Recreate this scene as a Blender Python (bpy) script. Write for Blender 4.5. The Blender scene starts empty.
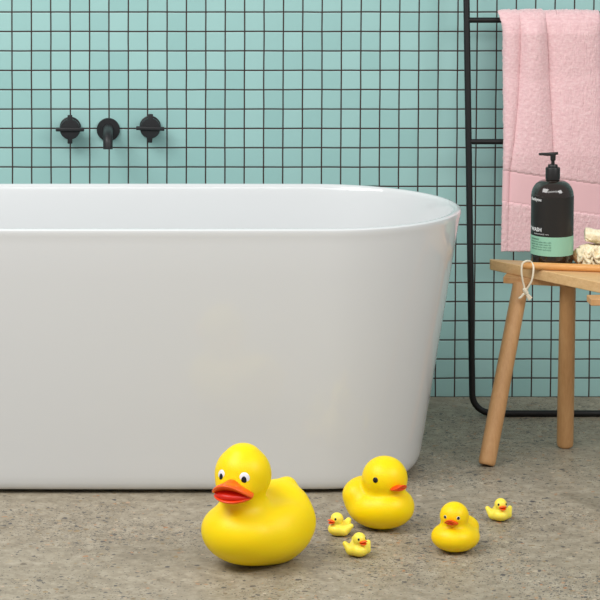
import bpy, bmesh, math, random
import numpy as np
from mathutils import Vector, Matrix
PI = math.pi
scene = bpy.context.scene
C = scene.collection

# ------------------------------------------------------------ camera
cam_d = bpy.data.cameras.new('camera'); cam = bpy.data.objects.new('camera', cam_d); C.objects.link(cam)
cam.location = (-.439, -6.846, 1.640)
cam.rotation_euler = (PI/2 - .0763, 0, 0)
cam_d.sensor_fit = 'HORIZONTAL'; cam_d.sensor_width = 36
cam_d.lens = 36 * 2672 / 600
cam_d.shift_x = (300 - 130) / 600
cam_d.shift_y = (-31 - 300) / 600
cam_d.clip_end = 60
scene.camera = cam

# ------------------------------------------------------------ world, lights, exposure
w = bpy.data.worlds.new('room_light'); scene.world = w; w.use_nodes = True
bg = w.node_tree.nodes['Background']
bg.inputs['Color'].default_value = (.985, .99, 1.0, 1); bg.inputs['Strength'].default_value = .40

def area(name, loc, target, sx, sy, power, col=(1, 1, 1)):
    l = bpy.data.lights.new(name, 'AREA'); l.shape = 'RECTANGLE'; l.size = sx; l.size_y = sy
    l.energy = power; l.color = col
    o = bpy.data.objects.new(name, l); C.objects.link(o); o.location = loc
    o.rotation_euler = (Vector(target) - Vector(loc)).to_track_quat('-Z', 'Y').to_euler()
    return o
area('key_softbox', (-2.0, -2.1, 2.9), (-.3, -.5, .3), 1.9, 1.7, 86, (1.0, .985, .965))
area('front_softbox', (.1, -3.9, 3.1), (-.1, -.9, .2), 4.6, .8, 52, (1.0, .985, .965))
area('right_softbox', (2.5, -2.9, 2.5), (.2, -.7, .4), 1.2, 1.2, 40, (1.0, .99, .98))

vs = scene.view_settings
vs.view_transform = 'Standard'; vs.look = 'None'; vs.gamma = 1; vs.use_curve_mapping = False
vs.exposure = 0.0

# ------------------------------------------------------------ helpers
def srgb(r, g, b):
    f = lambda c: (c/255/12.92) if c/255 <= .04045 else ((c/255+.055)/1.055)**2.4
    return (f(r), f(g), f(b), 1)

def mat(name, col, rough=.5, metal=0, coat=0, sss=0, spec=.5, sheen=0):
    m = bpy.data.materials.new(name); m.use_nodes = True
    b = m.node_tree.nodes['Principled BSDF']
    b.inputs['Base Color'].default_value = col
    b.inputs['Roughness'].default_value = rough
    b.inputs['Metallic'].default_value = metal
    b.inputs['Coat Weight'].default_value = coat
    b.inputs['Coat Roughness'].default_value = .05
    b.inputs['Specular IOR Level'].default_value = spec
    if sss:
        b.inputs['Subsurface Weight'].default_value = sss
        b.inputs['Subsurface Radius'].default_value = (.02, .012, .003)
        b.inputs['Subsurface Scale'].default_value = .5
    if sheen:
        b.inputs['Sheen Weight'].default_value = sheen
    return m

class NT:
    """small wrapper to wire shader nodes"""
    def __init__(s, m): s.m = m; s.t = m.node_tree; s.b = s.t.nodes['Principled BSDF']
    def n(s, kind, **kw):
        o = s.t.nodes.new(kind)
        for k, v in kw.items(): setattr(o, k, v)
        return o
    def l(s, a, b): s.t.links.new(a, b)
    def math(s, op, a, b=None, c=None):
        o = s.n('ShaderNodeMath', operation=op)
        for i, v in enumerate((a, b, c)):
            if v is None: continue
            if isinstance(v, (int, float)): o.inputs[i].default_value = v
            else: s.l(v, o.inputs[i])
        return o.outputs[0]
    def mix(s, fac, a, b, blend='MIX'):
        o = s.n('ShaderNodeMix', data_type='RGBA', blend_type=blend)
        for i, v in ((0, fac), (6, a), (7, b)):
            if isinstance(v, (int, float)): o.inputs[i].default_value = v
            elif isinstance(v, tuple): o.inputs[i].default_value = v
            else: s.l(v, o.inputs[i])
        return o.outputs[2]
    def ramp(s, v, stops):
        o = s.n('ShaderNodeValToRGB'); e = o.color_ramp.elements
        while len(e) < len(stops): e.new(.5)
        for el, (p, c) in zip(e, stops): el.position = p; el.color = c
        s.l(v, o.inputs[0]); return o.outputs[0]
    def coords(s, scale=(1, 1, 1), rot=(0, 0, 0), loc=(0, 0, 0)):
        tc = s.n('ShaderNodeTexCoord'); mp = s.n('ShaderNodeMapping')
        mp.inputs['Scale'].default_value = scale; mp.inputs['Rotation'].default_value = rot; mp.inputs['Location'].default_value = loc
        s.l(tc.outputs['Object'], mp.inputs[0]); return mp.outputs[0]
    def noise(s, vec, scale, detail=3, rough=.5):
        o = s.n('ShaderNodeTexNoise'); o.inputs['Scale'].default_value = scale
        o.inputs['Detail'].default_value = detail; o.inputs['Roughness'].default_value = rough
        s.l(vec, o.inputs['Vector']); return o.outputs['Fac']
    def bump(s, h, strength, dist):
        o = s.n('ShaderNodeBump'); o.inputs['Strength'].default_value = strength; o.inputs['Distance'].default_value = dist
        s.l(h, o.inputs['Height']); s.l(o.outputs[0], s.b.inputs['Normal']); return o

# ------------------------------------------------------------ materials
def tile_mat():
    m = mat('aqua_mosaic_tiles', (0, 0, 0, 1), .22); t = NT(m)
    PX, PZ, X0, Z0, G = .0499, .0503, .3551, -.0004, .0018
    tc = t.n('ShaderNodeTexCoord'); sep = t.n('ShaderNodeSeparateXYZ'); t.l(tc.outputs['Object'], sep.inputs[0])
    wob = t.noise(tc.outputs['Object'], 9, 1); wob = t.math('MULTIPLY', t.math('SUBTRACT', wob, .5), .0020)
    x = t.math('DIVIDE', t.math('ADD', t.math('SUBTRACT', sep.outputs[0], X0), wob), PX)
    z = t.math('DIVIDE', t.math('ADD', t.math('SUBTRACT', sep.outputs[2], Z0), wob), PZ)
    def edge(v, p):
        fr = t.math('FRACT', v); d = t.math('MULTIPLY', t.math('MINIMUM', fr, t.math('SUBTRACT', 1.0, fr)), p); return d
    d = t.math('MINIMUM', edge(x, PX), edge(z, PZ))
    mr = t.n('ShaderNodeMapRange'); t.l(d, mr.inputs[0])
    mr.inputs[1].default_value = G - .0003; mr.inputs[2].default_value = G + .0003
    cell = t.n('ShaderNodeCombineXYZ'); t.l(t.math('FLOOR', x), cell.inputs[0]); t.l(t.math('FLOOR', z), cell.inputs[1])
    wn = t.n('ShaderNodeTexWhiteNoise', noise_dimensions='3D'); t.l(cell.outputs[0], wn.inputs['Vector'])
    tile = t.mix(wn.outputs['Value'], srgb(152, 194, 191), srgb(162, 202, 199))
    col = t.mix(mr.outputs[0], srgb(52, 34, 31), tile); t.l(col, t.b.inputs['Base Color'])
    t.l(t.math('SUBTRACT', .85, t.math('MULTIPLY', mr.outputs[0], .62)), t.b.inputs['Roughness'])
    mr2 = t.n('ShaderNodeMapRange', interpolation_type='SMOOTHSTEP'); t.l(d, mr2.inputs[0])
    mr2.inputs[1].default_value = G - .0008; mr2.inputs[2].default_value = G + .0022
    t.bump(mr2.outputs[0], .5, .0012)
    return m

def floor_mat():
    m = mat('ground_concrete', (0, 0, 0, 1), .5); t = NT(m)
    v = t.coords()
    big = t.noise(v, 3.1, 5, .62)
    base = t.ramp(big, [(.34, srgb(130, 116, 97)), (.5, srgb(155, 142, 122)), (.68, srgb(171, 160, 142))])
    fine = t.noise(v, 90, 5, .65)
    base = t.mix(.55, base, t.ramp(fine, [(.3, srgb(106, 98, 84)), (.5, srgb(152, 144, 127)), (.75, srgb(184, 175, 156))]))
    mid = t.noise(v, 26, 4, .7)
    base = t.mix(.38, base, t.ramp(mid, [(.34, srgb(104, 97, 82)), (.5, srgb(150, 142, 124)), (.66, srgb(188, 180, 162))]))
    # exposure of the aggregate varies over the slab
    patch = t.n('ShaderNodeMapRange'); t.l(t.noise(t.coords(loc=(3.1, 1.7, 0)), 1.6, 3, .6), patch.inputs[0])
    patch.inputs[1].default_value = .47; patch.inputs[2].default_value = .58
    def chips(scale, density, radius, stops, c, rot):
        vo = t.n('ShaderNodeTexVoronoi'); vo.inputs['Scale'].default_value = scale; vo.inputs['Randomness'].default_value = 1
        dn = t.n('ShaderNodeTexNoise'); dn.inputs['Scale'].default_value = scale*1.3; dn.inputs['Detail'].default_value = 2
        vv = t.coords(rot=(0, 0, rot)); t.l(vv, dn.inputs['Vector'])
        mxv = t.n('ShaderNodeVectorMath', operation='MULTIPLY_ADD'); t.l(dn.outputs['Color'], mxv.inputs[0])
        mxv.inputs[1].default_value = (.9/scale,)*3; t.l(vv, mxv.inputs[2])
        t.l(mxv.outputs[0], vo.inputs['Vector'])
        sp = t.n('ShaderNodeSeparateColor'); t.l(vo.outputs['Color'], sp.inputs[0])
        inside = t.math('LESS_THAN', vo.outputs['Distance'], t.math('MULTIPLY', sp.outputs[2], radius))
        keep = t.math('LESS_THAN', sp.outputs[0], t.math('MULTIPLY', t.math('ADD', t.math('MULTIPLY', patch.outputs[0], .80), .22), density))
        fac = t.math('MULTIPLY', t.math('MULTIPLY', inside, keep), .85)
        return t.mix(fac, c, t.ramp(sp.outputs[1], stops))
    dark = [(0, srgb(54, 54, 56)), (.45, srgb(78, 76, 74)), (.75, srgb(100, 92, 80)), (1, srgb(172, 160, 136))]
    warm = [(0, srgb(60, 62, 70)), (.35, srgb(84, 82, 80)), (.62, srgb(150, 128, 92)), (.80, srgb(184, 176, 156)), (.95, srgb(168, 112, 66)), (1, srgb(196, 188, 170))]
    c = chips(200, .60, .62, dark, base, .3)
    c = chips(95, .55, .60, warm, c, .9)
    c = chips(56, .34, .55, warm, c, 1.7)
    t.l(c, t.b.inputs['Base Color'])
    t.l(t.math('ADD', .38, t.math('MULTIPLY', fine, .25)), t.b.inputs['Roughness'])
    t.bump(fine, .25, .001)
    t.b.inputs['Specular IOR Level'].default_value = .35
    return m

def wood_mat(name, c1, c2, c3, axis_scale, rough=.45, stretch=(1, 1, 1)):
    m = mat(name, c1, rough); t = NT(m)
    v = t.coords(scale=axis_scale)
    n = t.noise(v, 9, 5, .6)
    n2 = t.noise(v, 38, 3, .6)
    col = t.ramp(n, [(.3, c1), (.5, c2), (.72, c3)])
    col = t.mix(.35, col, t.ramp(n2, [(.35, c1), (.65, c3)]))
    t.l(col, t.b.inputs['Base Color']); t.bump(n2, .12, .0006)
    return m

M = {}
M['tile'] = tile_mat()
M['floor'] = floor_mat()
M['tub'] = mat('white_acrylic', srgb(211, 213, 214), .09, coat=.25, spec=.4)
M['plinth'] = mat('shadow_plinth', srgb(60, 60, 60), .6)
M['black'] = mat('matte_black_metal', srgb(20, 20, 21), .45, spec=.35)
M['tapblack'] = mat('matte_black_brassware', srgb(34, 34, 36), .46, spec=.4)
M['drain'] = mat('chrome_waste', srgb(190, 190, 190), .2, metal=1)
M['yellow'] = mat('yellow_vinyl', srgb(255, 218, 0), .42, sss=.45, spec=.3)
M['yellow2'] = mat('warm_yellow_vinyl', srgb(255, 214, 4), .42, sss=.45, spec=.3)
M['yellow3'] = mat('pale_yellow_vinyl', srgb(255, 232, 84), .36, sss=.3, spec=.4)
M['orange'] = mat('orange_bill', srgb(250, 96, 12), .32)
M['red'] = mat('red_bill', srgb(226, 34, 8), .34)
M['redor'] = mat('orange_red_bill', srgb(240, 70, 18), .34)
M['eyewhite'] = mat('eye_white', srgb(236, 236, 240), .3)
M['eyeblack'] = mat('eye_black', srgb(16, 18, 28), .22)
M['beech_leg'] = wood_mat('beech_leg', srgb(190, 142, 92), srgb(200, 153, 103), srgb(208, 163, 114), (6, 6, .7))
M['beech_top'] = wood_mat('beech_top', srgb(204, 164, 112), srgb(217, 178, 126), srgb(226, 190, 140), (1.2, 6, 8))
M['bamboo'] = wood_mat('bamboo', srgb(208, 146, 82), srgb(219, 160, 94), srgb(226, 172, 108), (.8, 8, 8), .3)
M['string'] = mat('cream_cotton_string', srgb(232, 222, 200), .85)
M['pump'] = mat('black_plastic', srgb(24, 23, 23), .4)
M['glass'] = mat('dark_amber_plastic', srgb(34, 24, 18), .12, coat=.6)
M['label'] = mat('black_label', srgb(33, 31, 30), .38)
M['mint'] = mat('mint_label', srgb(146, 196, 170), .4)
M['print_white'] = mat('white_print', srgb(220, 222, 222), .5)
M['print_grey'] = mat('grey_green_print', srgb(92, 130, 112), .5)
M['tan'] = mat('tan_sisal', srgb(206, 160, 112), .8)

def towel_mat():
    m = mat('pink_terry', srgb(238, 197, 200), .95, spec=.1, sheen=.5); t = NT(m)
    v = t.coords()
    n = t.noise(t.coords(scale=(.7, 1, 1.5)), 380, 2, .7); n2 = t.noise(t.coords(scale=(.6, 1, 1.6)), 150, 3, .6)
    # woven smooth band: uv v coordinate stored as attribute
    at = t.n('ShaderNodeAttribute', attribute_name='terry'); pile = at.outputs['Fac']
    c = t.ramp(n2, [(.3, srgb(222, 180, 184)), (.55, srgb(235, 198, 200)), (.8, srgb(246, 220, 220))])
    c = t.mix(t.math('MULTIPLY', pile, .8), srgb(234, 190, 194), c)
    t.l(c, t.b.inputs['Base Color'])
    h = t.math('MULTIPLY', t.math('ADD', n, t.math('MULTIPLY', n2, .45)), t.math('ADD', t.math('MULTIPLY', pile, .92), .08))
    t.bump(h, .5, .003)
    return m
M['towel'] = towel_mat()
def sponge_mat():
    m = mat('cream_cotton_net', srgb(232, 214, 172), .85, sheen=.3); t = NT(m)
    v = t.coords(); n = t.noise(v, 160, 3, .6)
    t.l(t.ramp(n, [(.3, srgb(230, 212, 170)), (.6, srgb(247, 236, 206)), (.8, srgb(252, 246, 226))]), t.b.inputs['Base Color'])
    t.bump(n, .5, .002)
    return m
M['net'] = sponge_mat()

# ------------------------------------------------------------ mesh tools
def mesh_obj(name, verts, faces, m, parent=None, smooth=True, loc=(0, 0, 0)):
    me = bpy.data.meshes.new(name); me.from_pydata([tuple(v) for v in verts], [], [tuple(f) for f in faces]); me.update()
    bm = bmesh.new(); bm.from_mesh(me); bmesh.ops.recalc_face_normals(bm, faces=bm.faces); bm.to_mesh(me); bm.free()
    if smooth:
        me.polygons.foreach_set('use_smooth', [True]*len(me.polygons))
        if len(me.vertices) < 5000: me.set_sharp_from_angle(angle=math.radians(38))
    if m: me.materials.append(m)
    o = bpy.data.objects.new(name, me); C.objects.link(o); o.location = loc
    if parent: o.parent = parent
    return o

def bm_obj(name, bm, m, parent=None, smooth=True, loc=(0, 0, 0)):
    me = bpy.data.meshes.new(name); bmesh.ops.recalc_face_normals(bm, faces=bm.faces); bm.to_mesh(me); bm.free()
    if smooth: me.polygons.foreach_set('use_smooth', [True]*len(me.polygons))
    me.materials.append(m)
    o = bpy.data.objects.new(name, me); C.objects.link(o); o.location = loc
    if parent: o.parent = parent
    return o

def thing(name, label, cat, loc=(0, 0, 0), rotz=0, group=None):
    o = bpy.data.objects.new(name, None); C.objects.link(o); o.location = loc; o.rotation_euler = (0, 0, rotz)
    o['label'] = label; o['category'] = cat
    if group: o['group'] = group
    return o
def struct(o): o['kind'] = 'structure'; return o

def lathe(prof, n=48, axis='z', c=(0, 0, 0)):
    """prof: list of (r, h). closed at r==0 ends"""
    V = []; F = []
    rings = []
    for r, h in prof:
        if r < 1e-6: rings.append([len(V)]); V.append((0, 0, h)); continue
        rings.append(list(range(len(V), len(V)+n)))
        for i in range(n):
            a = 2*PI*i/n; V.append((r*math.cos(a), r*math.sin(a), h))
    for A, B in zip(rings, rings[1:]):
        if len(A) == 1 and len(B) == 1: continue
        for i in range(n):
            j = (i+1) % n
            if len(A) == 1: F.append((A[0], B[i], B[j]))
            elif len(B) == 1: F.append((A[i], A[j], B[0]))
            else: F.append((A[i], A[j], B[j], B[i]))
    if axis == 'y': V = [(x, -h, y) for x, y, h in V]        # h points to -Y (towards the viewer side)
    if axis == 'x': V = [(h, x, y) for x, y, h in V]
    return [(x+c[0], y+c[1], z+c[2]) for x, y, z in V], F

def smooth_path(pts, per=8):
    P = [Vector(p) for p in pts]; out = []
    for i in range(len(P)-1):
        p0 = P[max(i-1, 0)]; p1 = P[i]; p2 = P[i+1]; p3 = P[min(i+2, len(P)-1)]
        for k in range(per):
            t = k/per
            out.append(.5*((2*p1)+(p2-p0)*t+(2*p0-5*p1+4*p2-p3)*t*t+(3*p1-p0-3*p2+p3)*t**3))
    out.append(P[-1]); return out

def tube(pts, r, n=12, cap=True):
    P = [Vector(p) for p in pts]; R = r if isinstance(r, (list, tuple)) else [r]*len(P)
    V = []; F = []
    T = [(P[min(i+1, len(P)-1)]-P[max(i-1, 0)]).normalized() for i in range(len(P))]
    up = Vector((0, 0, 1)) if abs(T[0].z) < .9 else Vector((0, 1, 0))
    nrm = (up - T[0]*up.dot(T[0])).normalized()
    for i, p in enumerate(P):
        nrm = (nrm - T[i]*nrm.dot(T[i])).normalized(); b = T[i].cross(nrm)
        for k in range(n):
            a = 2*PI*k/n; V.append(p + (nrm*math.cos(a)+b*math.sin(a))*R[i])
    for i in range(len(P)-1):
        for k in range(n):
            j = (k+1) % n; F.append((i*n+k, i*n+j, (i+1)*n+j, (i+1)*n+k))
    if cap:
        F.append(tuple(range(n-1, -1, -1))); F.append(tuple((len(P)-1)*n+k for k in range(n)))
    return [tuple(v) for v in V], F

def join(*parts):
    V = []; F = []
    for v, f in parts:
        o = len(V); V += list(v); F += [tuple(i+o for i in q) for q in f]
    return V, F

def box_bm(bm, c, s, bev=0, rot=None):
    r = bmesh.ops.create_cube(bm, size=1)
    vs_ = r['verts']
    for v in vs_: v.co = Vector((v.co.x*s[0], v.co.y*s[1], v.co.z*s[2]))
    if bev:
        es = list({e for v in vs_ for e in v.link_edges})
        g = bmesh.ops.bevel(bm, geom=es, offset=bev, segments=3, affect='EDGES', profile=.5)
        vs_ = list({v for f in g['faces'] for v in f.verts} | {v for v in vs_ if v.is_valid})
        seen = set(vs_); st = list(vs_)
        while st:
            v = st.pop()
            for e in v.link_edges:
                o = e.other_vert(v)
                if o not in seen: seen.add(o); st.append(o)
        vs_ = list(seen)
    Mx = Matrix.Translation(c) @ (rot if rot else Matrix.Identity(4))
    for v in vs_: v.co = Mx @ v.co

def prism(poly, z0, z1, bev=.003):
    bm = bmesh.new()
    f = bm.faces.new([bm.verts.new((x, y, z0)) for x, y in poly])
    g = bmesh.ops.extrude_face_region(bm, geom=[f])
    for v in g['geom']:
        if isinstance(v, bmesh.types.BMVert): v.co.z = z1
    if bev: bmesh.ops.bevel(bm, geom=list(bm.edges), offset=bev, segments=3, affect='EDGES', profile=.5)
    return bm

# ---- signed-distance modelling
def ell(P, c, r, rot=0, pitch=0):
    Q = P - np.array(c)
    if pitch:                                   # rotate about y
        cp, sp = math.cos(pitch), math.sin(pitch)
        Q = np.stack([Q[..., 0]*cp+Q[..., 2]*sp, Q[..., 1], -Q[..., 0]*sp+Q[..., 2]*cp], -1)
    if rot:                                     # rotate about z
        cp, sp = math.cos(rot), math.sin(rot)
        Q = np.stack([Q[..., 0]*cp+Q[..., 1]*sp, -Q[..., 0]*sp+Q[..., 1]*cp, Q[..., 2]], -1)
    r = np.array(r); k0 = np.linalg.norm(Q/r, axis=-1); k1 = np.linalg.norm(Q/(r*r), axis=-1)+1e-9
    return k0*(k0-1)/k1
def cap(P, a, b, ra, rb):
    a = np.array(a); b = np.array(b); d = b-a
    h = np.clip(((P-a)@d)/(d@d), 0, 1)
    return np.linalg.norm(P-a-h[..., None]*d, axis=-1)-(ra+(rb-ra)*h)
def smin(a, b, k):
    h = np.clip(.5+.5*(b-a)/k, 0, 1); return b*(1-h)+a*h-k*h*(1-h)
def smax(a, b, k): return -smin(-a, -b, k)

def surface(fn, lo, hi, n):
    lo = np.array(lo, float); hi = np.array(hi, float); h = (hi-lo).max()/n
    dims = np.ceil((hi-lo)/h).astype(int)+1
    g = [lo[i]+h*np.arange(dims[i]) for i in range(3)]
    P = np.stack(np.meshgrid(*g, indexing='ij'), -1); S = fn(P); neg = S < 0
    nx, ny, nz = dims; cd = (nx-1, ny-1, nz-1)
    acc = np.zeros(cd+(3,)); cnt = np.zeros(cd)
    cor = [(i, j, k) for i in (0, 1) for j in (0, 1) for k in (0, 1)]
    for a in cor:
        for ax in range(3):
            if a[ax]: continue
            b = list(a); b[ax] = 1; b = tuple(b)
            sl = lambda q: tuple(slice(q[i], q[i]+cd[i]) for i in range(3))
            sa, sb = S[sl(a)], S[sl(b)]; m = (sa < 0) != (sb < 0)
            with np.errstate(divide='ignore', invalid='ignore'): t = np.where(m, sa/(sa-sb), 0)
            p = np.zeros(cd+(3,)); p[...] = a; p[..., ax] = t
            acc += p*m[..., None]; cnt += m
    act = cnt > 0; idx = -np.ones(cd, int); idx[act] = np.arange(act.sum())
    ijk = np.argwhere(act); V = lo+h*(ijk+acc[act]/cnt[act][:, None])
    F = []
    for ax in range(3):
        u, v = (ax+1) % 3, (ax+2) % 3
        A = [slice(0, d) for d in dims]; A[ax] = slice(0, dims[ax]-1)
        B = list(A); B[ax] = slice(1, dims[ax])
        for q in np.argwhere(neg[tuple(A)] != neg[tuple(B)]):
            if q[u] < 1 or q[v] < 1 or q[u] >= cd[u] or q[v] >= cd[v]: continue
            c = []
            for du, dv in ((0, 0), (1, 0), (1, 1), (0, 1)):
                r = q.copy(); r[u] -= du; r[v] -= dv; c.append(int(idx[tuple(r)]))
            if min(c) >= 0: F.append(tuple(c))
    e = h*.2
    for _ in range(3):
        s = fn(V); gr = np.stack([(fn(V+np.eye(3)[i]*e)-fn(V-np.eye(3)[i]*e))/(2*e) for i in range(3)], -1)
        gl = (gr**2).sum(-1)+1e-6
        V = V-gr*np.clip(s/gl, -h*.5, h*.5)[:, None]
    return V, F

# ============================================================ SETTING
bm = bmesh.new(); box_bm(bm, (0, -3.2, -.05), (9, 8.4, .1)); struct(bm_obj('floor', bm, M['floor'], smooth=False))
bm = bmesh.new(); box_bm(bm, (0, .06, 1.35), (9, .12, 2.7)); struct(bm_obj('wall_back', bm, M['tile'], smooth=False))

# ============================================================ BATHTUB
XC, YC, HA, HB, HT = -.400, -.643, .736, .332, .610
def outline(inset, side=1.0, n=220):
    a, b = HA-inset, HB-inset; ky = (HB-inset*side)/b; L = a-b; pts = []
    out = []
    arc = 36; run = 24
    for k in range(arc+1):
        th = -PI/2+PI*k/arc; out.append((L+b*math.cos(th), b*math.sin(th)))
    for k in range(1, run): out.append((L-2*L*k/run, b))
    for k in range(arc+1):
        th = PI/2+PI*k/arc; out.append((-L+b*math.cos(th), b*math.sin(th)))
    for k in range(1, run): out.append((-L+2*L*k/run, -b))
    return [(XC+x, YC+y*ky*(1-.022*(x/HA)**2*(1+3*inset))) for x, y in out]
def loft(profile, close_last=True):
    V = []; F = []; n = None
    top = max(range(len(profile)), key=lambda q: profile[q][1])
    for q, (ins, z) in enumerate(profile):
        o = outline(ins, .45 if q < top-4 else 1.0); n = len(o); V += [(x, y, z) for x, y in o]
    for i in range(len(profile)-1):
        for k in range(n):
            j = (k+1) % n; F.append((i*n+k, i*n+j, (i+1)*n+j, (i+1)*n+k))
    F.append(tuple(range(n))); F.append(tuple((len(profile)-1)*n+k for k in range(n)))
    return V, F
prof = [(.145, .0085), (.122, .0087), (.108, .011), (.099, .017), (.093, .027), (.089, .042), (.086, .064), (.081, .095), (.074, .14), (.064, .20), (.049, .30),
        (.033, .40), (.018, .50), (.006, .575), (.0025, .594), (.0008, .602), (.0018, .6075), (.005, .610), (.010, .6108), (.016, .610), (.0195, .6070), (.0215, .602),
        (.027, .585), (.040, .50), (.058, .38), (.075, .26), (.092, .17), (.11, .13), (.14, .108), (.19, .098), (.25, .095)]
tub = thing('bathtub', 'large white glossy freestanding oval bathtub on the concrete floor', 'bathtub')
mesh_obj('tub_shell', *loft(prof), M['tub'], tub)
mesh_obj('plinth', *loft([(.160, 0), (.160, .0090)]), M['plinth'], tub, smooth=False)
mesh_obj('drain', *lathe([(0, .0955), (.03, .0955), (.033, .099), (.028, .101), (0, .1015)], 32, c=(XC, YC, 0)), M['drain'], tub)

# ============================================================ BRASSWARE
def cross_handle(x, z, label, rot=0):
    t = thing('tap_handle', label, 'tap', (x, 0, z), 0, 'cross handled wall taps')
    mesh_obj('wall_flange', *lathe([(0, 0), (.0265, 0), (.0275, .003), (.0275, .008), (.025, .010), (.0, .010)], 40, 'y'), M['tapblack'], t)
    mesh_obj('stem', *lathe([(0, .009), (.016, .009), (.016, .028), (.0250, .032), (.0262, .035), (.0262, .045), (.0245, .0475), (0, .049)], 40, 'y'), M['tapblack'], t)
    bm = bmesh.new()
    R = Matrix.Rotation(rot, 4, 'Y')
    box_bm(bm, (0, -.0465, 0), (.073, .012, .0095), .0022, R); box_bm(bm, (0, -.0425, 0), (.0125, .009, .0740), .0022, R)
    bm_obj('cross_bar', bm, M['tapblack'], t)
cross_handle(-.5930, .7075, 'matte black cross handle tap on tiled wall, left of spout')
cross_handle(-.3870, .7100, 'matte black cross handle tap on tiled wall, right of spout', .03)
sp = thing('wall_spout', 'matte black round wall spout between the two cross handle taps', 'tap', (-.4950, 0, .7015))
mesh_obj('wall_flange', *lathe([(0, 0), (.0290, 0), (.0300, .002), (.0300, .007), (.0285, .009), (0, .009)], 48, 'y'), M['tapblack'], sp)
pts = smooth_path([(0, -.004, .003), (0, -.05, .003), (0, -.090, .002), (0, -.110, -.002), (0, -.122, -.012), (0, -.126, -.024), (0, -.127, -.033)], 6)
mesh_obj('spout_tube', *tube(pts, .0122, 24), M['tapblack'], sp)

# ============================================================ TOWEL LADDER
LW = .56
def lad(x, z):            # point on the leaning ladder plane; x from the left post
    return (.4252 + x - .0095*(z-.08)*(1 if x < .2 else -1), -.205 + .118*z, z)
ladder = thing('towel_ladder', 'thin black metal towel ladder leaning on the tiled wall behind the stool', 'towel ladder', (0, 0, 0))
R_ = .0082; cr = .047
pl = [lad(0, 1.62), lad(0, 1.2), lad(0, .8), lad(0, .4), lad(0, cr+R_)]
for k in range(1, 8):
    a = PI/2*k/8; q = lad(0, cr+R_)
    pl.append((q[0]+cr*(1-math.cos(a)), q[1]-.0055*math.sin(a), R_+cr*(1-math.sin(a))))
x0 = pl[-1][0]
pr = [(2*(.4252+LW/2)-p[0], p[1], p[2]) for p in pl[::-1]]
mesh_obj('frame', *tube(pl+[(.49+.0, -.2105, R_)]+[(.4252+LW-.056, -.2105, R_)]+pr, R_, 16), M['black'], ladder)
def rung(z):
    a = lad(0, z); b = lad(LW, z)
    mesh_obj('rung', *tube([a, ((a[0]+b[0])/2, a[1], z), b], .0070, 16), M['black'], ladder)
for z in (.6870, .9930, 1.305): rung(z)

# ============================================================ TOWEL
def make_towel():
    zr = .9930; yr = lad(0, zr)[1]; r = .019
    NX, NZ = 170, 420
    rng = random.Random(3)
    front = .583; back = .53; top = PI*r; tot = front+top+back
    X0, X1 = .505, .750
    def fold(u, d):
        """depth of folds: u 0..1 over the width, d distance below the rung on the front"""
        c1 = .175 - .85*min(d, .37)**2; c2 = .440 + .16*min(d, .40)      # crease positions
        def lobe(a, b):
            if u < a or u > b: return 0
            s = (u-a)/(b-a); return max(0.0, 1-(2*s-1)**2)**.65
        k = math.exp(-(d/.42)**4)*.84+.16
        v = (lobe(0, c1)*.014+lobe(c1, c2)*.026+lobe(c2, 1.0)*.019)*k
        v += .004*math.sin(u*9+d*4)*(1-k) + .003*math.sin(u*4.0+1)
        v += .004*math.exp(-((u-.62)/.07)**2)*(1-math.exp(-d/.2))
        return v
    V = []; T = []; F = []
    nz = np.random.default_rng(5)
    N1 = nz.normal(0, 1, (NZ+1, NX+1))
    for _ in range(1):
        N1 = (N1+np.roll(N1, 1, 0)+np.roll(N1, 1, 1)+np.roll(N1, -1, 0))/2.0
    for j in range(NZ+1):
        s = tot*j/NZ
        for i in range(NX+1):
            u = i/NX
            x = X0+(X1-X0)*u
            flare = math.exp(-((s-front-top*.35)/.022)**2)*max(0, 1-u/.10)*.010
            x -= flare
            # right part of hem hangs lower and drifts to the right with depth
            if s < front:
                d = front-s
                sag = .0
                z = zr-d-sag*.6*(d/front)
                band = d - .038*u
                pile = 0.0 if .374 < band < .456 else 1.0
                edgeb = min(abs(band-.374), abs(band-.456))
                thick = .0035*pile - (.0022 if edgeb < .003 else 0)
                fo = fold(u, d)
                tb = max(0, 1-d/.03)
                y = yr-r-.004-fo*(1-.55*tb)-thick - .0004*N1[j, i]*pile
                y = min(y, lad(0, max(z, .655))[1]-.011-fo*.85-.5*thick - .0004*N1[j, i]*pile) if z < zr-.04 else min(y, yr-.014-fo*.5)
                xx = x+.002*math.sin(d*7)*(1-u) + u*.030*min(d, .3) - .004*(1-u)*(d > .4)*(d-.4) + .0008*N1[j, (i*7) % NX]*pile*(1 if i in (0, NX) else 0)
                # hang vertically although the ladder leans
                V.append((xx, y-.0*d, z + (.0009*N1[j, i] if j == 0 else 0)))
            elif s < front+top:
                a = (s-front)/r; pile = 1.0
                fo = fold(u, 0)*.45
                rr = r+.004+fo*.55*math.cos(a/2)
                V.append((x, yr-rr*math.cos(a)-fo*.4*max(0, math.cos(a)), zr+rr*math.sin(a)*(.95)-.0008*N1[j, i]))
            else:
                d = s-front-top; pile = 1.0
                V.append((x+.012*(1-2*u)*min(1, d/.05), min(yr+r+.004+.004*math.sin(u*8+1)*min(1, d/.1), -.012), zr-d))
            T.append(pile)
    n = NX+1
    for j in range(NZ):
        for i in range(NX): F.append((j*n+i, j*n+i+1, (j+1)*n+i+1, (j+1)*n+i))
    o = mesh_obj('bath_towel', V, F, M['towel'])
    at = o.data.attributes.new('terry', 'FLOAT', 'POINT'); at.data.foreach_set('value', T)
    sm = o.modifiers.new('thick', 'SOLIDIFY'); sm.thickness = .005; sm.offset = 0
    o['label'] = 'pink terry bath towel folded over the black ladder rung'; o['category'] = 'towel'
    return o
make_towel()

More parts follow.
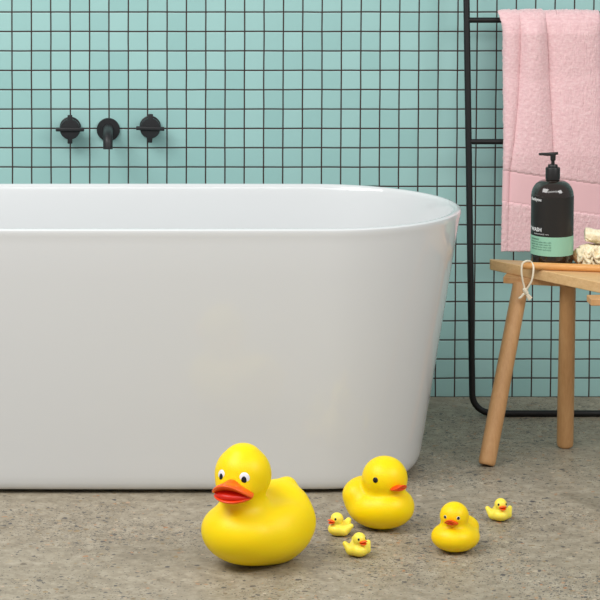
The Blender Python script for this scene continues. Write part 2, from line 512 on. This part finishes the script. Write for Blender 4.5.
# ============================================================ STOOL
ZS = .450
stool = thing('wooden_stool', 'pale beech wooden stool with angled seat plank and round splayed legs', 'stool', (.6, -.7, 0))
def st(x, y, z=0): return (x-.6, y+.7, z)
poly = [st(.4295, -.4640)[:2], st(.950, -.618)[:2], st(.950, -.965)[:2], st(.800, -.965)[:2], st(.4305, -.4730)[:2]]
bm_obj('seat', prism(poly, ZS-.0255, ZS, .0022), M['beech_top'], stool, smooth=False)
def leg(b, t_, r=.0200, r2=.0190):
    b = Vector(st(*b)); t_ = Vector(st(*t_)); d = (t_-b)
    ps = [b+d*k for k in (0, .006, .014, .03, .3, .6, 1)]
    rs = [r*.80, r*.93, r*.99, r, r, (r+r2)/2, r2]
    V, F = tube(ps, rs, 28); V = [(x, y, max(z, .0)) for x, y, z in V]
    mesh_obj('leg', V, F, M['beech_leg'], stool)
leg((.3970, -.688, .003), (.492, -.560, ZS-.0410))
leg((.6090, -.515, .003), (.601, -.575, ZS-.0410))
leg((.6175, -1.070, .003), (.658, -.830, ZS-.0410))
leg((.930, -.720, .003), (.880, -.800, ZS-.0410))
def batten(x0, y0, x1, y1, w_=.040, h=.016):
    a = Vector((x0, y0, 0)); b = Vector((x1, y1, 0)); d = (b-a); L = d.length
    bm = bmesh.new(); c = (a+b)/2
    box_bm(bm, Vector(st(c.x, c.y, ZS-.0255-h/2)), (L, w_, h), .002, Matrix.Rotation(math.atan2(d.y, d.x), 4, 'Z'))
    bm_obj('batten', bm, M['beech_leg'], stool, smooth=False)
batten(.456, -.536, .640, -.590, .048)
batten(.612, -.800, .920, -.790, .050)

# ============================================================ PUMP BOTTLE
bot = thing('pump_bottle', 'black pump bottle with mint green label band standing on the wooden stool', 'bottle', (.5655, -.5530, ZS))
RB = .0500
bp = [(0, 0), (.044, 0), (.0475, .001), (.0495, .004), (RB, .009), (RB, .170)]
for k in range(1, 15):
    a = PI/2*k/14; bp.append((.016+(RB-.016)*math.cos(a), .170+.037*math.sin(a)))
bp += [(.0155, .2075), (.0155, .2120), (0, .2120)]
mesh_obj('bottle_body', *lathe(bp, 72), M['glass'], bot)
def band(z0, z1, m, name, rr=RB+.0004, parent=bot, a0=-PI*1.06, a1=PI*.06, n=60):
    V = []; F = []
    for i in range(n+1):
        a = a0+(a1-a0)*i/n
        for r, z in ((rr, z0), (rr, z1), (rr-.0006, z1), (rr-.0006, z0)): V.append((r*math.cos(a), r*math.sin(a), z))
    for i in range(n):
        for k in range(4): j = (k+1) % 4; F.append((i*4+k, i*4+j, (i+1)*4+j, (i+1)*4+k))
    return mesh_obj(name, V, F, m, parent, smooth=False)
label = band(.0310, .1705, M['label'], 'label')
mint = band(.0310, .0765, M['mint'], 'label_band', RB+.0008, bot)
def wrap_text(txt, size, a_right, z, m, r, parent, name, bold=0):
    """text wrapped round the bottle, its right end at angle a_right (radians, -PI/2 = facing the viewer)"""
    cu = bpy.data.curves.new('text', 'FONT'); cu.body = txt; cu.size = size; cu.extrude = .0001; cu.align_x = 'RIGHT'; cu.offset = bold
    cu.resolution_u = 3
    o = bpy.data.objects.new('text', cu); C.objects.link(o)
    dg = bpy.context.evaluated_depsgraph_get(); me = bpy.data.meshes.new_from_object(o.evaluated_get(dg))
    bpy.data.objects.remove(o); bpy.data.curves.remove(cu)
    bm = bmesh.new(); bm.from_mesh(me)
    bmesh.ops.triangulate(bm, faces=bm.faces)
    for v in bm.verts:
        a = a_right+v.co.x/r; rr = r+v.co.z
        v.co = Vector((rr*math.cos(a), rr*math.sin(a), z+v.co.y))
    bm.to_mesh(me); bm.free(); me.materials.clear(); me.materials.append(m); me.name = name
    ob = bpy.data.objects.new(name, me); C.objects.link(ob); ob.parent = parent
    return ob
RL = RB+.0007; RM = RB+.0011
A = lambda px: math.asin(max(-1, min(1, px/(RB*423))))-PI/2     # angle of a point px pixels right of the bottle axis
wrap_text('thankyou', .0105, A(-13.5), .1610, M['print_white'], RL, label, 'brand_print', .0003)
wrap_text('BODY WASH', .0125, A(-13.0), .0885, M['print_white'], RL, label, 'product_print', .0004)
wrap_text('botanical formula 1 litre', .0042, A(-6.5), .0815, M['print_white'], RL, label, 'small_print')
wrap_text('REFRESHING', .0050, A(-15), .0680, M['print_grey'], RM, mint, 'band_print', .0001)
for k, s_ in enumerate(('Cleanse and soften skin with', 'a gentle daily wash made for', 'hands and body, rinse well', 'with warm water and enjoy')):
    wrap_text(s_, .0052, A(-4.0), .0620-.0058*k, M['print_grey'], RM, mint, 'band_print')
pump = mesh_obj('pump', *lathe([(0, .2115), (.0150, .2115), (.0172, .2085), (.0172, .2350), (.0165, .2365), (.0118, .2365), (.0114, .2420), (.0105, .2435), (.0042, .2440), (.0042, .2520), (.0062, .2535), (.0066, .2650), (.0062, .2680), (0, .2685)], 40), M['pump'], bot)
noz = smooth_path([(.012, 0, .2700), (.0, 0, .2690), (-.012, -.002, .2680), (-.026, -.004, .2688), (-.034, -.0055, .2685)], 5)
nr = [.0030+.0012*min(1, i/8) if i < 10 else .0042-.0016*(i-10)/(len(noz)-10) for i in range(len(noz))]
mesh_obj('nozzle', *tube(noz, nr, 14), M['pump'], pump)

# ============================================================ BATH BRUSH HANDLE + STRING
br = thing('bath_brush', 'long bamboo brush handle with cream string loop lying across the stool', 'brush', (.4975, -.6545, ZS))
hx = lambda x, y, z: (x-.4975, y+.6545, z-ZS)
ps = [(.4880, -.5980), (.4900, -.5985), (.496, -.5995), (.53, -.6060), (.60, -.6200), (.66, -.6320), (.75, -.650), (.86, -.672)]
pp = [hx(x, y, ZS+.0090) for x, y in ps]
pp = smooth_path(pp, 4)
rr = [.0045+.0043*min(1, (i/7))**.5 for i in range(len(pp))]
mesh_obj('handle', *tube(pp, rr, 20), M['bamboo'], br)
Vh, Fh = lathe([(0, 0), (.026, 0), (.031, .006), (.031, .014), (.026, .018), (0, .018)], 36)
mesh_obj('brush_head', [(x*1.6+.40, y-.030, z) for x, y, z in Vh], Fh, M['bamboo'], br)
DX = .005
lp = [(.5035, -.598, .4690), (.499, -.606, .4712), (.4895, -.613, .4722), (.4815, -.615, .4660), (.4795, -.6160, .450), (.4815, -.6150, .433), (.4860, -.612, .414), (.4895, -.611, .402)]
lp2 = [(.5035, -.598, .4690), (.5080, -.612, .4600), (.5065, -.618, .442), (.5030, -.617, .425), (.4960, -.614, .411), (.4910, -.611, .402)]
mesh_obj('string_loop', *join(tube(smooth_path([hx(p[0]+DX, *p[1:]) for p in lp], 5), .0023, 10), tube(smooth_path([hx(p[0]+DX, *p[1:]) for p in lp2], 5), .0023, 10)), M['string'], br)
def knot_sdf(P):
    a = ell(P, (0, 0, 0), (.0058, .005, .0062)); b = ell(P, (.003, 0, -.005), (.005, .0045, .0055)); c = ell(P, (-.003, -.001, .003), (.004, .004, .004))
    return smin(smin(a, b, .001), c, .001)+.0004*np.sin(P[..., 0]*1200+P[..., 2]*1500)
V, F = surface(knot_sdf, (-.012,)*3, (.012,)*3, 26)
kx = hx(.4947, -.6110, .401)
mesh_obj('string_knot', V, F, M['string'], br, loc=kx)
def tassel(dx, dz, tilt):
    parts = []; rg = random.Random(int(dx*9999))
    for k in range(15):
        a = rg.uniform(-.5, .5); b = rg.uniform(-.4, .4)
        p0 = (kx[0]+dx*.25, kx[1], kx[2]-.006)
        p1 = (kx[0]+dx*.8+a*.003, kx[1]+b*.004, kx[2]-.006+dz*.55+a*.006)
        p2 = (kx[0]+dx*1.35+a*.006*abs(tilt), kx[1]+b*.006, kx[2]-.006+dz+a*.006)
        parts.append(tube(smooth_path([p0, p1, p2], 3), .0023, 6))
    mesh_obj('string_tail', *join(*parts), M['string'], br)
tassel(-.009, -.0100, 1.3); tassel(.009, -.0140, 1)

# ============================================================ NET SPONGE + ROLLED CLOTH
spg = thing('net_sponge', 'cream ruffled cotton net sponge beside the bottle on the stool', 'sponge', (.6720, -.5720, ZS))
def frill(z, R0, waves, amp, ph, lift):
    """gathered frill lying flat: a ribbon round the centre whose outer rim waves up and down"""
    N_, NR = 420, 8; V = []; F = []
    for i in range(N_):
        th = 2*PI*i/N_
        for k in range(NR):
            q = k/(NR-1); w_ = math.sin(waves*th+ph+.9*math.sin(2*th+ph))
            rad = R0*(.42+.58*q)*(1+.07*math.sin(5*th+ph)*q)
            tw = .35*math.cos(waves*th+ph)*q/waves*2
            V.append((rad*math.cos(th+tw)*1.05, rad*math.sin(th+tw)*.66, z+amp*q*w_-lift*q*q))
    for i in range(N_):
        for k in range(NR-1):
            j = (i+1) % N_; F.append((i*NR+k, j*NR+k, j*NR+k+1, i*NR+k+1))
    return V, F
for z, R0, wv, am, ph, li in ((.0130, .0440, 12, .0080, .3, .0005), (.0260, .0485, 13, .0090, 2.0, .002), (.0400, .0470, 11, .0090, 4.1, .005), (.0520, .0400, 9, .0070, 5.2, .010)):
    o = mesh_obj('ruffle', *frill(z, R0, wv, am, ph, li), M['net'], spg)
    s_ = o.modifiers.new('thick', 'SOLIDIFY'); s_.thickness = .0046; s_.offset = 0
V, F = surface(lambda P: ell(P, (-.019, .010, .0255), (.041, .024, .0255))+.0008*np.sin(P[..., 0]*700)*np.sin(P[..., 2]*600), (-.062, -.03, -.002), (.04, .03, .05), 60)
mesh_obj('core', V, F, M['tan'], spg)

def cloth_sdf(P):
    Q = P.copy(); Q[..., 2] = Q[..., 2]-.0020*np.sin(Q[..., 0]*90)
    rad = np.sqrt((Q[..., 1]/1.5)**2+Q[..., 2]**2); ang = np.arctan2(Q[..., 2], Q[..., 1]/1.5)
    spiral = rad-.0155+.0012*np.sin(ang*2+rad*900)+.0010*np.sin(Q[..., 0]*160+ang*3)+.0008*np.sin(ang*6+1)
    groove = .0022*np.exp(-((ang+.9+Q[..., 0]*6)/.16)**2)+.0022*np.exp(-((ang+2.2-Q[..., 0]*8)/.13)**2)
    return smax(spiral+groove, np.abs(Q[..., 0])-.048, .006)
V, F = surface(cloth_sdf, (-.056, -.032, -.024), (.056, .032, .024), 110)
rc = mesh_obj('rolled_cloth', V, F, M['net'], loc=(.6880, -.5720, ZS+.0755)); rc.rotation_euler = (0, .02, -.1)
rc['label'] = 'small cream rolled washcloth lying on top of the ruffled sponge'; rc['category'] = 'washcloth'

# ============================================================ RUBBER DUCKS
# duck-local axes: x forward, y to its left, z up. yaw 0 faces the viewer side (-Y), positive turns to image right
def face(yaw): return math.radians(yaw)-PI/2
def mk(name, sdf, lo, hi, n, m, parent, loc=(0, 0, 0), rz=0, ry=0):
    V, F = surface(sdf, lo, hi, n); o = mesh_obj(name, V, F, m, parent, loc=loc); o.rotation_euler = (0, ry, rz); return o
def bead(name, c, az, el_, R, ry_, rz_, depth, m, parent, shift=(0, 0)):
    """small domed oval on a sphere of radius R about c"""
    V, F = lathe([(1.0, -.6), (1.0, 0), (.92, .4), (.72, .72), (.4, .93), (0, 1)], 28)
    V = [(h*depth, x*ry_+shift[0], y*rz_+shift[1]) for x, y, h in V]
    V = [(x-((y*y+z*z)/(2*R)), y, z) for x, y, z in V]
    Rm = Matrix.Rotation(az, 4, 'Z') @ Matrix.Rotation(-el_, 4, 'Y')
    V = [tuple(Vector(c)+(Rm @ Vector((x+R, y, z)))) for x, y, z in V]
    return mesh_obj(name, V, F, m, parent)

def big_duck(loc, yaw, hyaw):
    t = thing('rubber_duck', 'largest yellow rubber duck with white-ringed eyes and wide open red-orange bill', 'rubber duck', loc, face(yaw), 'rubber ducks on the floor')
    hy = math.radians(hyaw-yaw); hc = np.array((.049, 0, .1940)); HR = .0585; by = hy+.03
    def body(P):
        b = ell(P, (0, 0, .066), (.121, .100, .067))
        b = smin(b, ell(P, (.060, 0, .078), (.068, .082, .056)), .02)
        b = smin(b, ell(P, (-.02, .055, .082), (.078, .042, .050), rot=-.12), .02)
        b = smin(b, ell(P, (-.02, -.055, .082), (.078, .042, .050), rot=.12), .02)
        tl = smin(cap(P, (-.034, 0, .072), (-.098, 0, .142), .084, .015), ell(P, (-.070, 0, .100), (.054, .074, .056)), .02)
        b = smin(b, tl, .018)
        b = smin(b, ell(P, (.048, 0, .138), (.040, .043, .034)), .03)
        h = ell(P, hc, (HR, HR*.99, HR*1.0))
        h = smin(h, ell(P, hc+np.array((.0, 0, .045)), (.024, .022, .0135)), .018)
        ch = hc+np.array((.030*math.cos(hy), .030*math.sin(hy), -.022))
        h = smin(h, ell(P, ch, (.034, .038, .024), rot=hy), .02)
        b = smin(b, h, .018)
        return smax(b, -P[..., 2], .006)
    mk('duck_body', body, (-.16, -.13, -.012), (.15, .13, .29), 100, M['yellow'], t)
    F_ = (float(hc[0]), 0, float(hc[2]))
    def upper(P):
        x, y, z = P[..., 0], P[..., 1], P[..., 2]
        Q = np.stack([x, y, z+9*y*y-.25*np.clip(x-.055, 0, 1)], -1)
        s = ell(Q, (.055, 0, -.0130), (.040, .0430, .0092))
        ridge = ell(Q, (.048, 0, -.0085), (.026, .016, .012))
        return smin(s, ridge, .008)
    def lower(P):
        x, y, z = P[..., 0], P[..., 1], P[..., 2]
        Q = np.stack([x, y, z-5*y*y-.10*(x-.05)], -1)
        return ell(Q, (.053, 0, -.041), (.037, .0400, .0062))
    def mouth(P):
        x, y, z = P[..., 0], P[..., 1], P[..., 2]
        return ell(np.stack([x, y, z+1*y*y], -1), (.052, 0, -.028), (.036, .0390, .0135))
    mk('mouth', mouth, (0, -.05, -.06), (.11, .05, .01), 60, M['red'], t, F_, by)
    mk('upper_bill', upper, (0, -.055, -.06), (.12, .06, .05), 80, M['orange'], t, F_, by)
    mk('lower_bill', lower, (0, -.055, -.065), (.11, .055, .0), 70, M['redor'], t, F_, by)
    for s in (-1, 1):
        e = bead('eye', hc, hy+s*math.radians(26), math.radians(5), HR-.0008, .0118, .0140, .0022, M['eyewhite'], t)
        bead('pupil', hc, hy+s*math.radians(26), math.radians(5), HR+.0008, .0058, .0088, .0016, M['eyeblack'], e, (-s*.0008, -.0026))
    return t

def plain_duck(loc, yaw, hyaw, k, label, m, eye_az=48, white=False, eye_r=.0062, head_scale=1.0, head_z=.1100, head_x=.014, flat=1.0, beak_scale=1.0):
    t = thing('rubber_duck', label, 'rubber duck', loc, face(yaw), 'rubber ducks on the floor')
    hy = math.radians(hyaw-yaw); hc = np.array((head_x, 0, head_z))*k
    size = k*head_scale; HR = .0490*size
    def body(P):
        P = P/k
        b = ell(P, (.002, 0, .0450*flat), (.0745, .0650, .0455*flat))
        b = smin(b, ell(P, (.031, 0, .054*flat), (.043, .054, .036*flat)), .012)
        b = smin(b, ell(P, (-.044, 0, .070*flat), (.038, .052, .034*flat), pitch=.45), .016)
        b = smin(b, ell(P, (.014, 0, .082*flat), (.034, .036, .018)), .012)
        b = smin(b, ell(P, hc/k, (.0490*head_scale, .0490*head_scale, .0475*head_scale)), .010)
        return smax(b, -P[..., 2], .006)*k
    mk('duck_body', body, np.array((-.10, -.08, -.008))*k, np.array((.10, .08, .17))*k, 84, m, t)
    def beak(P):
        P = P/size
        P = (P-np.array((.046, 0, -.010)))/beak_scale+np.array((.046, 0, -.010))
        x, y, z = P[..., 0], P[..., 1], P[..., 2]
        tip = np.clip((x-.046)/.026, 0, 1.2)
        Q = np.stack([x, y, z+14*y*y-.010*tip**2], -1)
        up = ell(Q, (.046, 0, -.0085), (.0250, .0175, .0052))
        Q2 = np.stack([x, y, z-6*y*y-.16*(x-.046)], -1)
        return smin(up, ell(Q2, (.045, 0, -.0135), (.0190, .0150, .0042)), .0012)*size*beak_scale
    mk('beak', beak, np.array((.01, -.032, -.03))*size, np.array((.085, .032, .02))*size, 56, M['redor'], t, tuple(hc), hy)
    for s in (-1, 1):
        az = hy+s*math.radians(eye_az)
        if white:
            e = bead('eye', hc, az, math.radians(6), HR-.0003, .0062*size, .0064*size, .0012*size, M['eyewhite'], t)
            bead('pupil', hc, az, math.radians(6), HR+.0003, .0048*size, .0052*size, .0014*size, M['eyeblack'], e)
        else:
            bead('eye', hc, az, math.radians(8), HR-.0003, eye_r*size, eye_r*size, .0016*size, M['eyeblack'], t)
    return t

def tiny_duck(loc, yaw, hyaw, label, k=1.10):
    t = thing('rubber_duck', label, 'rubber duck', loc, face(yaw), 'rubber ducks on the floor')
    hy = math.radians(hyaw-yaw); hc = np.array((.008, 0, .0335))*k; HR = .0128*k
    def body(P):
        P = P/k
        b = ell(P, (.0, 0, .0125), (.0250, .0190, .0130))
        b = smin(b, ell(P, (.010, 0, .0150), (.014, .015, .010)), .004)
        for s in (-1, 1): b = smin(b, cap(P, (.002, s*.0150, .0120), (-.0090, s*.0225, .0215), .0092, .0046), .004)
        b = smin(b, cap(P, (-.012, 0, .014), (-.0225, 0, .0255), .0110, .0055), .006)
        b = smin(b, ell(P, (.007, 0, .0235), (.009, .009, .006)), .004)
        b = smin(b, ell(P, hc/k, (.0128, .0124, .0125)), .003)
        return smax(b, -P[..., 2], .002)*k
    mk('duck_body', body, np.array((-.034, -.032, -.004))*k, np.array((.032, .032, .050))*k, 64, M['yellow3'], t)
    def beak(P):
        x, y, z = P[..., 0]/k, P[..., 1]/k, P[..., 2]/k
        up = ell(np.stack([x, y, z+20*y*y-.2*(x-.012)], -1), (.0125, 0, -.0015), (.0085, .0078, .0022))
        lo_ = ell(np.stack([x, y, z-20*y*y+.1*(x-.012)], -1), (.0120, 0, -.0058), (.0068, .0066, .0019))
        return smin(up, lo_, .0012)*k
    b = mk('beak', beak, np.array((.002, -.011, -.011))*k, np.array((.024, .011, .006))*k, 44, M['orange'], t, tuple(hc), hy)
    for s in (-1, 1):
        bead('eye', hc, hy+s*math.radians(40), math.radians(12), HR-.0001, .0021*k, .0024*k, .0007*k, M['eyeblack'], t)
    return t

big_duck((-.1750, -1.440, 0), -42, -26)
plain_duck((.0980, -1.190, 0), 52, 30, 1.0, 'medium yellow rubber duck facing right, in front of the tub\'s rounded end', M['yellow'], 60)
plain_duck((.2430, -1.358, 0), -22, -19, .77, 'small warm yellow rubber duck facing forward, between the medium and a tiny duck', M['yellow2'], 28, True, head_scale=.80, head_z=.0990, head_x=.016, flat=.86, beak_scale=1.35)
tiny_duck((.0090, -1.250, 0), -52, -58, 'tiny pale yellow duck facing left, between the largest and medium ducks')
tiny_duck((.0350, -1.398, 0), 12, 30, 'tiny pale yellow duck with beak turned right, nearest the viewer of the tiny ones', 1.12)
tiny_duck((.3660, -1.135, 0), 5, 12, 'tiny pale yellow duck alone at far right, in front of the stool')
